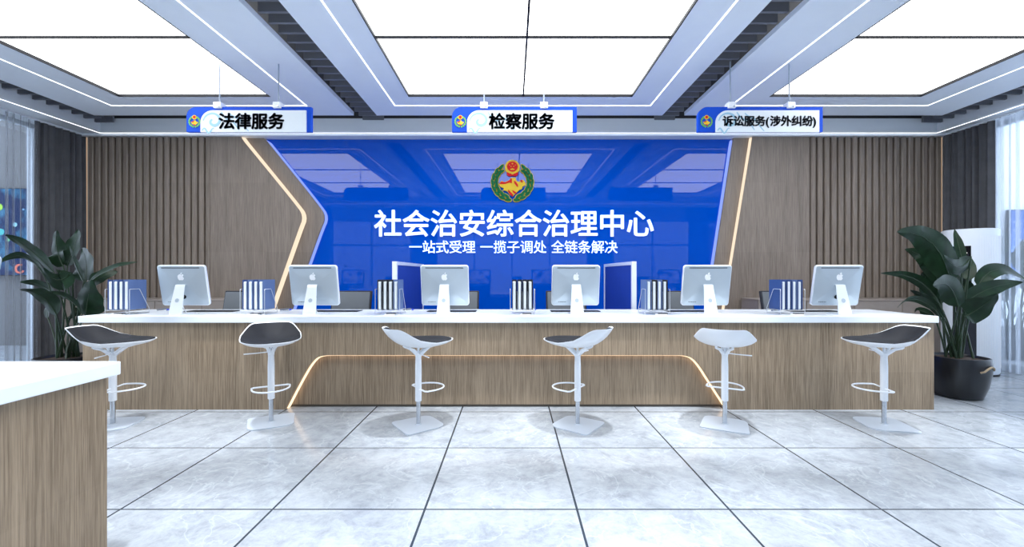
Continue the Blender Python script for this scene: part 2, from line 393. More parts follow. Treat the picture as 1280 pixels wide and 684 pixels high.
# rear wall: piers, header, glazing
bm = bmesh.new()
for a, b in ((WL, -6.9), (-3.9, -2.9), (2.9, 3.9), (6.9, WR)): box(bm, a, b, YR - .2, YR, 0, ZS)
box(bm, WL, WR, YR - .2, YR, ZS - .5, ZTOP); struct('wall_rear', bm, WALLG)
for i, (a, b) in enumerate(((-6.9, -3.9), (-2.9, 2.9), (3.9, 6.9))):
    fr = bmesh.new(); n = 4 if i == 1 else 2
    for k in range(n + 1): x = a + (b - a) * k / n; box(fr, x - .03, x + .03, YR - .13, YR - .07, 0, ZS - .5)
    box(fr, a, b, YR - .12, YR - .08, 0, .06); box(fr, a, b, YR - .12, YR - .08, 2.6, 2.68)
    o = struct('window_%d' % (3 + i), fr, WALLG)
    g = bmesh.new(); box(g, a, b, YR - .107, YR - .093, 0.06, ZS - .5); obj('pane', g, glass_mat('dimmed_glass', (.5, .53, .56)), o)  # dark tint added to dim the rear daylight mirrored in the blue glass
# soffit ring (lower ceiling) and fascia
FX0, FX1, FY0, FY1 = -7.28, 7.51, 0.45, 7.635
bm = bmesh.new()
for a in ((WL, WR, FY1, YB), (WL, WR, YR, FY0), (WL, FX0, FY0, FY1), (FX1, WR, FY0, FY1)):
    box(bm, *a, ZS, ZF)
struct('ceiling', bm, SOFM)
def ring(bm, x0, x1, y0, y1, wd, z0, z1):
    box(bm, x0, x1, y0, y0 + wd, z0, z1); box(bm, x0, x1, y1 - wd, y1, z0, z1)
    box(bm, x0, x0 + wd, y0 + wd, y1 - wd, z0, z1); box(bm, x1 - wd, x1, y0 + wd, y1 - wd, z0, z1)
bm = bmesh.new(); ring(bm, FX0 + .002, FX1 - .002, FY0 + .002, FY1 - .002, .014, ZS - .004, ZS + .018); struct('trim_1', bm, ALUW)
bm = bmesh.new(); ring(bm, FX0 - .06, FX1 + .06, FY0 - .06, FY1 + .06, .012, ZS - .004, ZS - .0005)
tag(obj('cove_light_strip', bm, LEDW), 'thin white light line around the lower ceiling edge above the walls', 'light strip')
bm = bmesh.new(); ring(bm, FX0 - .12, FX1 + .12, FY0 - .12, FY1 + .12, .03, ZF, ZTOP); struct('trim_18', bm, DARKM)  # dark ring added so the gap above the fascia reads as shade
# back cornice strip under the soffit
bm = bmesh.new(); box(bm, XL - .2, XR + .2, 7.72, YB, ZS - .035, ZS); struct('trim_2', bm, SOFM)
# trays
trays = [(-6.95, -2.631, -5.85, -3.59, -6.28, -3.21, 2), (-2.25, 2.50, -1.54, 1.79, -1.842, 2.176, 2), (2.868, 7.156, 3.826, 6.09, 3.42, 6.515, 2)]
TY0, TY1, PY0, PY1 = 0.93, 7.19, 1.69, 6.43
names = ['left', 'middle', 'right']
for i, (x0, x1, p0, p1, l0, l1, _) in enumerate(trays):
    bm = bmesh.new()
    for a in ((x0, x1, TY0, PY0), (x0, x1, PY1, TY1), (x0, p0, PY0, PY1), (p1, x1, PY0, PY1)): box(bm, *a, ZT, ZT + .06)
    struct('trim_%d' % (i + 3), bm, CEILM)
    bm = bmesh.new(); ring(bm, l0, l1, TY0 + .42, 6.765 + .012, .017, ZT - .004, ZT)
    tag(obj('light_strip', bm, LEDW), 'thin white light line framing the %s bright ceiling panel' % names[i], 'light strip', 'ceiling light lines')
    t = thing('luminous_ceiling_light', 'large white glowing ceiling panel, the %s one of three' % names[i], 'ceiling light', ((p0 + p1) / 2, (PY0 + PY1) / 2, ZT), 0, 'glowing ceiling panels')
    cx, cy = (p0 + p1) / 2, (PY0 + PY1) / 2
    bm = bmesh.new(); box(bm, p0 - cx, p1 - cx, PY0 - cy, PY1 - cy, .035, .055); obj('diffuser', bm, PANEL, t)
    bm = bmesh.new(); ring(bm, p0 - cx, p1 - cx, PY0 - cy, PY1 - cy, .014, -.002, .034); obj('frame', bm, BLACKP, t)
    for yy in (3.27, 4.85):
        bm = bmesh.new(); box(bm, p0 - cx + .014, p1 - cx - .014, yy - .012 - cy, yy + .012 - cy, .012, .034); obj('divider', bm, BLACKP, t)
    xm = 0.168 if i == 1 else cx
    if i == 1:
        for a, b in ((PY0, 3.27), (3.27, 4.85), (4.85, PY1)):
            bm = bmesh.new(); box(bm, xm - cx - .012, xm - cx + .012, a + .014 - cy, b - .014 - cy, .012, .034); obj('divider', bm, BLACKP, t)
# dark slat grilles in the gaps between the trays
def slats(name, x0, x1, y0, y1, za=.075):
    bm = bmesh.new(); y = y0
    while y < y1:
        box(bm, x0, x1, y, y + .035, ZT + za, ZT + za + .11); y += .195
    struct(name, bm, SLATM)
slats('trim_6', -2.625, -2.255, .95, 7.6); slats('trim_7', 2.505, 2.863, .95, 7.6)
slats('trim_8', -7.27, -6.955, .5, 7.6, .01); slats('trim_9', 7.161, 7.50, .5, 7.6, .01)
# outer neighbouring walls seen through the side windows
bm = bmesh.new(); box(bm, -14, WL - .3, 9.3, 9.5, 0, ZTOP); struct('wall_left_beyond', bm, mat('dark_grey_wall', (0.13, 0.13, 0.135), 0.8))
bm = bmesh.new(); box(bm, WR + .3, 14, 9.3, 9.5, 0, ZTOP); struct('wall_right_beyond', bm, mat('pale_wall', (0.72, 0.78, 0.86), 0.7))

# ---- wall cladding: outer wood sheets (front), middle wood sheets, blue glass
DO, DM, DG = 7.79, 7.87, 7.95
ZB = ZS - .035
def world(pts, d): return [(PX(x, d), PZ(y, d)) for x, y in pts]
def ext_line(pts, yb):   # continue last segment down to floor pixel row
    (x0, y0), (x1, y1) = pts[-2], pts[-1]; return pts + [(x1 + (x1 - x0) / (y1 - y0) * (yb - y1), yb)]
def smooth_path(pts, k=2):
    for _ in range(k):
        q = [pts[0]]
        for a, b in zip(pts, pts[1:]):
            q += [(a[0] * .75 + b[0] * .25, a[1] * .75 + b[1] * .25), (a[0] * .25 + b[0] * .75, a[1] * .25 + b[1] * .75)]
        pts = q + [pts[-1]]
    return pts
def edge(pts_px, d):
    pts = ext_line(smooth_path(pts_px), 342 + EYE / d * F)
    wpts = world(pts, d); wpts[0] = (wpts[0][0], ZB); wpts[-1] = (wpts[-1][0], 0.0); return wpts
eOL = edge([(301, 172.3), (367, 253), (379.5, 270), (372, 289), (342, 375)], DO)
eML = edge([(330, 172.3), (396, 254), (407.5, 271), (399, 290), (367, 382)], DM)
eMR = edge([(917, 172.3), (893, 331)], DM)
eOR = edge([(940.5, 172.3), (914.8, 331)], DO)
FLL, FLR = PX(263, DO), PX(1012, DO)
bm = bmesh.new(); prism(bm, [(FLL, 0), (FLL, ZB)] + eOL, DO, YB); struct('trim_10', bm, WOODW)
bm = bmesh.new(); prism(bm, [(FLR, 0), (FLR, ZB)] + eOR, DO, YB); struct('trim_11', bm, WOODW)
bm = bmesh.new(); prism(bm, [(eOL[0][0] - .6, ZB)] + eML + [(eOL[-1][0] - .9, 0)], DM, DO + .16); struct('trim_12', bm, WOODW)
bm = bmesh.new(); prism(bm, [(eOR[0][0] + .5, ZB)] + eMR + [(eOR[-1][0] + .5, 0)], DM, DO + .16); struct('trim_13', bm, WOODW)
def fluted(name, x0, x1):
    bm = bmesh.new(); n = round((x1 - x0) / .1243); p = (x1 - x0) / n; pts = []
    for k in range(n):
        a = x0 + k * p
        pts += [(a, 7.86), (a + .2 * p, 7.86), (a + .24 * p, DO + .015), (a + .36 * p, DO), (a + .84 * p, DO), (a + .96 * p, DO + .015)]
    pts += [(x1, 7.86), (x1, YB), (x0, YB)]
    a = [bm.verts.new((x, y, 0)) for x, y in pts]; b = [bm.verts.new((x, y, ZB)) for x, y in pts]
    for i in range(len(pts)): j = (i + 1) % len(pts); bm.faces.new((a[i], a[j], b[j], b[i]))
    f1 = bm.faces.new(a); f2 = bm.faces.new(b[::-1]); f1.normal_update(); f2.normal_update(); bmesh.ops.triangulate(bm, faces=[f1, f2], ngon_method='EAR_CLIP')
    struct(name, bm, WOODW)
fluted('trim_14', PX(107.5, DO), FLL); fluted('trim_15', FLR, PX(1178, DO))
# blue glass
t = thing('blue_glass_panel', 'large glossy royal blue glass wall panel behind the counter', 'wall panel', (0, DG, 0))
bm = bmesh.new(); prism(bm, [(x - .15, z) for x, z in eML] + [(x + .15, z) for x, z in eMR[::-1]], 0, .05); obj('glass_sheet', bm, BLUEG, t)
def strip_on(bm, e, sgn, y0, y1, off=.006, th=.01, z0=None, z1=None):
    # thin strip lying on the side faces of a cut edge, facing towards the opening (sgn = +1 opening to the right)
    for (xa, za), (xb, zb) in zip(e, e[1:]):
        if abs(za - zb) < 1e-5 and abs(xa - xb) < 1e-5: continue
        prism(bm, [(xa + sgn * off, za), (xb + sgn * off, zb), (xb + sgn * (off + th), zb), (xa + sgn * (off + th), za)], y0, y1)
bm = bmesh.new(); strip_on(bm, [(x, min(z, ZB - .03)) for x, z in eML], 1, -.045, -.002, 0.0, .035); obj('edge_light', bm, BLUELED, t)
bm = bmesh.new(); strip_on(bm, [(x, min(z, ZB - .03)) for x, z in eMR], -1, -.045, -.002, 0.0, .035); obj('edge_light', bm, BLUELED, t)
for e, sg, lab in ((eOL, 1, 'warm peach light line along the bent wood panel left of the blue glass'), (eOR, -1, 'warm peach light line on the slanted wood panel right of the blue glass')):
    bm = bmesh.new(); strip_on(bm, [(x, min(z, ZB - .01)) for x, z in e], sg, DO + .012, DM - .002, 0.0, .018 if sg < 0 else .05)
    tag(obj('wall_light_strip', bm, WARM), lab, 'light strip', 'warm wall light lines')
for x, lab in ((PX(105.5, DO), 'thin warm light line in the left corner between drape and fluted wall'), (PX(1179.5, DO), 'thin warm light line in the right corner between drape and fluted wall')):
    bm = bmesh.new(); box(bm, x - .006, x + .006, DO + .03, DO + .05, 0, ZB); tag(obj('corner_light_strip', bm, emis('dim_warm_led', (1.0, 0.70, 0.48), 0.25)), lab, 'light strip', 'warm corner light lines')
bm = bmesh.new(); box(bm, WL, PX(107.5, DO), DO + .05, YB, 0, ZB); struct('trim_16', bm, WALLG)
bm = bmesh.new(); box(bm, PX(1178, DO), WR, DO + .05, YB, 0, ZB); struct('trim_17', bm, WALLG)

# ------------------------------------------------------------------ curtains
def curtain(name, x, y0, y1, z0, z1, pitch, amp, m, label, cat, along='y', seed=0):
    rnd = random.Random(seed); n = int((y1 - y0) / pitch * 12); bm = bmesh.new(); rows = 9
    ph = [rnd.uniform(-.9, .9) for _ in range(400)]
    grid = []
    for j in range(rows + 1):
        v = j / rows; row = []
        for i in range(n + 1):
            u = i / n; s = (y1 - y0) * u / pitch; k = int(s); a = ph[k] * (1 - (s - k)) + ph[k + 1] * (s - k)
            off = amp * (math.sin(2 * PI * s + a) + .35 * math.sin(4.3 * PI * s + 2 * a + 1.2 * v)) * (.75 + .25 * (1 - v))
            yy = y0 + (y1 - y0) * u + .25 * amp * math.sin(3 * PI * s + a * 2)
            zz = z0 + (z1 - z0) * v
            row.append(bm.verts.new((x + off, yy, zz) if along == 'y' else (yy, x + off, zz)))
        grid.append(row)
    for A, B in zip(grid, grid[1:]):
        for i in range(n): bm.faces.new((A[i], A[i + 1], B[i + 1], B[i]))
    return tag(obj(name, bm, m, smooth=True), label, cat)
curtain('drape', XL, 6.99, 7.80, .01, ZS - .03, .115, .035, DRAPE, 'charcoal floor-length drape left of the left fluted wall', 'curtain', seed=1)
curtain('drape', XR, 6.95, 7.80, .01, ZS - .03, .115, .035, DRAPE, 'charcoal floor-length drape behind the white air conditioner', 'curtain', seed=2)
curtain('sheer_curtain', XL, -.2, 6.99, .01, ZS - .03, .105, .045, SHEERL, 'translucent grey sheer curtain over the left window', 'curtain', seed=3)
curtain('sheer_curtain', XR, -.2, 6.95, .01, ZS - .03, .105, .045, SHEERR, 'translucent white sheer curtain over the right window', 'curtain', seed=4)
for x, lab in ((XL, 'slim metal curtain rail above the left drape'), (XR, 'slim metal curtain rail above the right drape')):
    bm = bmesh.new(); box(bm, x - .02, x + .02, -.3, 7.72, ZS - .028, ZS - .001); tag(obj('curtain_rail', bm, ALUW), lab, 'curtain rail')
for i, (a, b) in enumerate(((-7.45, -6.95), (-3.8, -2.9), (2.9, 3.8), (6.7, 7.45))):
    curtain('drape', YR + .12, a, b, .01, ZS - .05, .13, .03, DRAPE, ['far left', 'inner left', 'inner right', 'far right'][i] + ' charcoal drape on the rear window wall mirrored in the blue glass', 'curtain', 'x', 10 + i)
for i, (a, b) in enumerate(((-6.7, -3.95), (3.95, 6.55))):
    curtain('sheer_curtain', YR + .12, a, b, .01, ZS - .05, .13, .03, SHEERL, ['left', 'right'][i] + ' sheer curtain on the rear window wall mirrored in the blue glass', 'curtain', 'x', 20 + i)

# ------------------------------------------------------------------ screens beyond the windows
def wall_screen(xa, xb, zt, zb, y, m, label, deco):
    t = thing('display_screen', label, 'screen', ((xa + xb) / 2, y, zb)); cx = (xa + xb) / 2
    bm = bmesh.new(); box(bm, xa - cx, xb - cx, 0, .08, 0, zt - zb, .01); obj('casing', bm, BLACKP, t)
    bm = bmesh.new(); box(bm, xa - cx + .02, xb - cx - .02, -.008, -.001, .02, zt - zb - .02); obj('display', bm, m, t)
    for (x, z, r, c) in deco:
        bm = bmesh.new(); prism(bm, arc_poly(x - cx, z - zb, r, r, n=20), -.014, -.009); obj('graphic', bm, emis('graphic', c, .9), t)
    return t
DD = 9.15
q = lambda px, py: (PX(px, DD), PZ(py, DD))
lx = lambda px, py, r, c: (*q(px, py), r / F * DD, c)
wall_screen(-14, PX(43, DD), PZ(235, DD), PZ(345, DD), DD, SCRD, 'dark blue wide data screen glowing behind the left sheer curtain',
            [lx(19.5, 281, 2.6, (.35, .75, .95)), lx(0, 259, 4, (.45, .9, .1)), lx(11, 300, 2, (.2, .7, .4)), lx(2, 290, 4, (.1, .6, .7)), lx(30, 262, 1.2, (.3, .6, 1)), lx(36, 300, 1.2, (.3, .6, 1))])
ts = wall_screen(PX(1262, DD), 13.5, PZ(262, DD), PZ(345, DD), DD, SCRL, 'bright blue screen glowing behind the right sheer curtain',
            [lx(1267, 323, 2.6, (.55, .8, 1)), lx(1267, 323, 1.3, (.1, .3, .8))] + [lx(1267, y, 1.2, (.45, .65, 1)) for y in (278, 288, 299, 309)] + [lx(1275, y, 1.0, (.45, .65, 1)) for y in (280, 290, 300, 312)])
# thin red ring on the left data screen
bm = bmesh.new(); c = q(26, 336); tube(bm, [(c[0] + 5 / F * DD * math.cos(a), DD - .02, c[1] + 5 / F * DD * math.sin(a)) for a in [math.radians(60 + 10 * k) for k in range(28)]], .018, 6)
sc0 = [o for o in C.objects if o.name == 'display_screen'][0]
for v in bm.verts: v.co -= Vector(sc0.location) / S
obj('ring_graphic', bm, emis('ring', (.8, .25, .2), .9), sc0)

# ------------------------------------------------------------------ reception counter
HC = 1.068
CL, CR, CF = PX(103.5, 4.915), PX(1167.5, 4.915), 4.915
t = thing('reception_counter', 'long oak reception counter with white worktop and glowing arched recess', 'counter', (0, CF, 0))
cut = smooth_path([(355.5, 513), (372, 481), (388, 453), (400, 444.5), (425, 444.3)], 3)
cutr = smooth_path([(835, 444.3), (860, 444.5), (873, 453), (890, 480), (911.5, 513)], 3)
cutw = world(cut, CF) + world(cutr, CF)
cutw[0] = (cutw[0][0], 0.0); cutw[-1] = (cutw[-1][0], 0.0)
cutw = [(x, max(z, 0)) for x, z in cutw]
bm = bmesh.new(); prism(bm, [(CL, 0)] + cutw + [(CR, 0), (CR, HC - .075), (CL, HC - .075)], 0, .1); obj('front_panel', bm, WOOD, t)
bm = bmesh.new(); box(bm, cutw[0][0] - .05, cutw[-1][0] + .05, .1, .13, .03, HC - .3); obj('recessed_panel', bm, WOOD, t)
bm = bmesh.new(); box(bm, cutw[0][0] - .05, cutw[-1][0] + .05, .115, .145, 0, .03); obj('plinth', bm, mat('plinth_brown', (.11, .09, .07), .6), t)
bm = bmesh.new(); box(bm, CL, CL + .05, .1, .85, 0, HC - .075); obj('side_panel', bm, WOOD, t)
bm = bmesh.new(); box(bm, CR - .05, CR, .1, .85, 0, HC - .075); obj('side_panel', bm, WOOD, t)
bm = bmesh.new(); box(bm, CL + .05, CR - .05, .6, .64, .0, HC - .075); obj('inner_panel', bm, CABM, t)
bm = bmesh.new(); box(bm, PX(97, 4.87), PX(1174, 4.87), -.045, .905, HC - .075, HC, .006, 2); obj('worktop', bm, WHITE_TOP, t)
bm = bmesh.new()
ins = []
for i, (x, z) in enumerate(cutw):
    a = cutw[max(i - 1, 0)]; b = cutw[min(i + 1, len(cutw) - 1)]; dx, dz = b[0] - a[0], b[1] - a[1]; qn = math.hypot(dx, dz)
    ins.append(((x, z), (x + dz / qn * .012, z - dx / qn * .012)))
for (a0, a1), (b0, b1) in zip(ins, ins[1:]): prism(bm, [a0, b0, b1, a1], .05, .097)
obj('light_strip', bm, emis('counter_led', (1.0, 0.70, 0.44), 1.1), t)

# near counter at the left
NX = -2.15
t = thing('service_counter', 'near oak service counter corner with thick white top, cropped at the left edge', 'counter', (NX, 2.377, 0))
bm = bmesh.new(); box(bm, -3.6, -.05, -2.3, -.03, 0, HC - .073); obj('body', bm, WOOD, t)
bm = bmesh.new(); box(bm, -3.7, 0, -2.35, 0, HC - .073, HC, .006, 2); obj('worktop', bm, WHITE_TOP, t)

# ------------------------------------------------------------------ computers
def apple(bm, cx, cz, s, y0, y1):
    pts = [(0, .36), (.10, .40), (.22, .43), (.34, .38), (.42, .30), (.35, .22), (.31, .10), (.33, -.03), (.40, -.13), (.45, -.17), (.40, -.31), (.30, -.44), (.20, -.50), (.10, -.49), (0, -.455), (-.10, -.49), (-.20, -.50), (-.31, -.43), (-.41, -.28), (-.46, -.10), (-.46, .10), (-.41, .26), (-.31, .37), (-.20, .42), (-.10, .40)]
    prism(bm, [(cx + x * s, cz + z * s) for x, z in pts], y0, y1)
    lf = [(-.01, .46), (.02, .58), (.10, .67), (.20, .71), (.20, .60), (.14, .51), (.07, .46)]
    prism(bm, [(cx + x * s, cz + z * s) for x, z in lf], y0, y1)
def make_computer(label):
    t = thing('desktop_computer', label, 'computer', (0, 0, 0), 0, 'silver all-in-one computers')
    W, H = .572, .492; R = Matrix.Rotation(math.radians(11), 3, 'X')   # top leans to -y
    piv = Vector((0, .098, .345)); cz = .092 + H / 2
    def tilt(bm, off=0):
        for v in bm.verts: v.co = R @ (v.co - Vector((0, .1, cz))) + Vector((0, .125, cz))
    bm = bmesh.new(); loops = []
    for (ins, y, r) in ((.004, .135, .03), (0, .13, .032), (0, .105, .032), (.006, .098, .03), (.02, .094, .025), (.14, .083, .02), (.22, .080, .01)):
        loops.append([bm.verts.new((x, y, z)) for x, z in rrect(W - 2 * ins, H - 2 * ins, max(r - ins * .2, .006), 6, 0, cz)])
    for i, (A, B) in enumerate(zip(loops, loops[1:])):
        for k in range(len(A)):
            f = bm.faces.new((A[k], A[(k + 1) % len(A)], B[(k + 1) % len(A)], B[k])); f.material_index = 1 if i < 3 else 0
    bm.faces.new(loops[0]); bm.faces.new(loops[-1][::-1])
    tilt(bm); body = obj('housing', bm, [ALU, ALUW], t, smooth=True)
    bm = bmesh.new(); prism(bm, rrect(W - .02, H - .12, .012, 4, 0, cz + .05), .1352, .139); tilt(bm); b = obj('bezel', bm, BLACKG, t)
    bm = bmesh.new(); prism(bm, rrect(W - .075, H - .17, .003, 2, 0, cz + .05), .1392, .1405); tilt(bm); obj('screen', bm, SCRM, b)
    bm = bmesh.new(); apple(bm, 0, cz + .106, .075, .0745, .092); tilt(bm); obj('logo', bm, WHITEP, t)
    bm = bmesh.new(); box(bm, -.225, .225, .089, .0925, cz + H / 2 - .034, cz + H / 2 - .026); tilt(bm); obj('vent_slot', bm, BLKB, t)
    bm = bmesh.new()
    for k in range(6): prism(bm, arc_poly(-.20 + k * .016, cz - .20, .0045 if k != 2 else .006, .004, n=8), .088, .0935)
    tilt(bm); obj('ports', bm, BLKB, t)
    bm = bmesh.new(); prism(bm, arc_poly(.0, cz - .135, .026, .026, n=20), .078, .09); tilt(bm); obj('power_socket', bm, BLACKP, t)
    # stand: bent sheet with foot
    bm = bmesh.new(); prof = [(0.0, .010), (0.0, .03), (.018, .12), (.040, .22), (.062, .32), (.072, .348), (.10, .35)]
    A = []
    for (y, z) in prof:
        hw = .079 - .0255 * min(z / .34, 1); A.append([bm.verts.new(p) for p in ((-hw, y, z), (hw, y, z), (hw, y + .012, z), (-hw, y + .012, z))])
    for p, q2 in zip(A, A[1:]):
        for k in range(4): bm.faces.new((p[k], p[(k + 1) % 4], q2[(k + 1) % 4], q2[k]))
    bm.faces.new(A[0]); bm.faces.new(A[-1][::-1])
    box(bm, -.08, .08, -.002, .2, 0, .010, .003, 1)
    st = obj('stand', bm, ALUW, t)
    bm = bmesh.new(); yy = .028; pts = arc_poly(0, .165, .023, .023, n=24)
    prism(bm, pts, yy - .003, yy + .012)
    for v in bm.verts: v.co.y += (v.co.z - .165) * .22
    obj('cable_hole', bm, ALU, st)
    bm = bmesh.new(); tube(bm, [(.02, .09, .10), (.03, .10, .05), (.045, .12, .012), (.10, .14, .006), (.17, .12, .005)], .004, 6); obj('power_cord', bm, WHITEP, t)
    return t
YC = 5.05
mx = [-3.937 + 1.5666 * k for k in range(6)]
clab = ['silver computer at the left end of the counter, before the left fluted wall', 'silver computer standing over the peach light line left of the blue glass',
        'silver computer overlapping the left white-framed blue partition', 'silver computer just left of the right white-framed blue partition',
        'silver computer over the slanted right edge of the blue glass', 'silver computer at the right end of the counter, nearest the right plant']
comp = make_computer(clab[0]); comp.location = Vector((mx[0], YC, HC)) * S
for i in range(1, 6): dup(comp, (mx[i], YC, HC), label=clab[i])
nc = dup(comp, (-2.635, 2.02, HC), rotz=-PI / 2 + PI, label='computer on the near left counter, only a corner showing at the frame edge')
nc.rotation_euler.z = PI / 2

# desk pads
for i in range(6):
    bm = bmesh.new(); x = mx[i] + (.12 if i < 2 else .04 if i < 4 else -.06)
    box(bm, -.31, .31, -.1, .1, 0, .008, .003, 1)
    k = obj('desk_pad', bm, BLACKP, loc=(x, 5.52, HC)); tag(k, 'black desk pad behind computer ' + clab[i].replace('silver computer ', '').split(',')[0], 'desk pad', 'black desk pads')

# ------------------------------------------------------------------ folders in wire racks
rx = [.122 + 1.5666 * k for k in range(-3, 3)]
YK = 5.01
rplace = ['nearest the left plant', 'before the peach light line', 'left of the left blue partition', 'before the middle of the blue glass', 'right of the right blue partition', 'nearest the right plant']
def make_rack(label):
    t = thing('file_rack', label, 'file rack', (0, 0, 0), 0, 'wire file racks on the counter')
    for sx in (-1, 1):
        bm = bmesh.new(); x = sx * .142
        tube(bm, [(x, .0, .006), (x, .0, .29), (x, .006, .30), (x, .13, .30), (x, .137, .295), (x, .27, .06), (x, .27, .006)], .0035, 6, closed=True); obj('side_loop', bm, WIRE, t)
    for k in range(3):
        bm = bmesh.new(); x = (-.062 + .062 * k)
        tube(bm, [(x, .02, .055), (x, .02, .27), (x, .10, .27), (x, .24, .055)], .0028, 6, closed=True); obj('divider', bm, WIRE, t)
    bm = bmesh.new()
    for y, z in ((.0, .055), (.09, .055), (.18, .055), (.27, .055), (.0, .008), (.27, .008)): tube(bm, [(-.142, y, z), (.142, y, z)], .003, 6)
    obj('base_wires', bm, WIRE, t)
    return t
def make_folder(label, m):
    t = thing('folder', label, 'folder', (0, 0, 0)); W = .050; H = .350; D = .25
    bm = bmesh.new()
    for sx in (-1, 1): box(bm, sx * W / 2 - .0025, sx * W / 2 + .0025, 0, D, 0, H)
    box(bm, -W / 2, W / 2, D - .006, D, 0, H)
    obj('cover', bm, m, t)
    bm = bmesh.new(); vv = box(bm, -W / 2 + .004, W / 2 - .010, .006, D - .012, .006, H - .022, .008, 2); obj('pages', bm, PAPER, t)
    return t
rk = make_rack('wire file rack with four folders, ' + rplace[0]); rk.location = Vector((rx[0], YK, HC)) * S
for i in range(1, 6): dup(rk, (rx[i], YK, HC), label='wire file rack with four folders, ' + rplace[i])
fN = [make_folder('', m) for m in (NAVY, NAVY_LIT, BLKB)]
ords = ['leftmost', 'second from left', 'third from left', 'rightmost']
pal = [(0, 1, 0, 1), (0, 1, 0, 1), (2, 2, 2, 1), (2, 2, 2, 2), (1, 2, 1, 2), (0, 0, 1, 0)]
first = [True] * 3
for i in range(6):
    for k in range(4):
        c = pal[i][k]; loc = (rx[i] - .093 + .062 * k, YK + .008, HC + .0585)
        lab = '%s %s folder in the rack %s' % (['navy', 'slate blue', 'black'][c], ords[k], rplace[i]); lab = lab[0] + lab[1:]
        if first[c]: o = fN[c]; first[c] = False; o.location = Vector(loc) * S; o['label'] = lab
        else: o = dup(fN[c], loc, label=lab)
        o['group'] = 'folders in the wire racks'

# small desk items
for i in range(6):
    x = .165 + 1.5666 * (i - 3)
    t = thing('note_box', 'small white note box under the folders ' + rplace[i], 'note box', (x, 4.985 if i != 3 else 4.985, HC), 0, 'note boxes on the counter')
    bm = bmesh.new(); box(bm, -.07, .05, -.03, .03, 0, .016, .004, 1); obj('tray', bm, WHITEP, t)
    bm = bmesh.new(); box(bm, -.045, .06, -.022, .022, .016, .026, .002, 1); obj('slips', bm, BLACKP, t)
    x = .235 + 1.5666 * (i - 3)
    t = thing('stapler', 'small grey stapler with blue tip beside the folders ' + rplace[i], 'stapler', (x, 5.52, HC), math.radians(15), 'staplers on the counter')
    bm = bmesh.new(); box(bm, -.06, .05, -.016, .016, 0, .012, .004, 1); obj('base', bm, CHROME, t)
    bm = bmesh.new(); box(bm, -.06, .045, -.013, .013, .014, .034, .006, 2, rot=Matrix.Rotation(math.radians(-6), 3, 'Y')); obj('arm', bm, mat('grey_plastic', (.18, .2, .24), .35), t)
    bm = bmesh.new(); box(bm, .047, .075, -.013, .013, .012, .030, .005, 2); obj('tip', bm, mat('blue_plastic', (.02, .06, .6), .4), t)

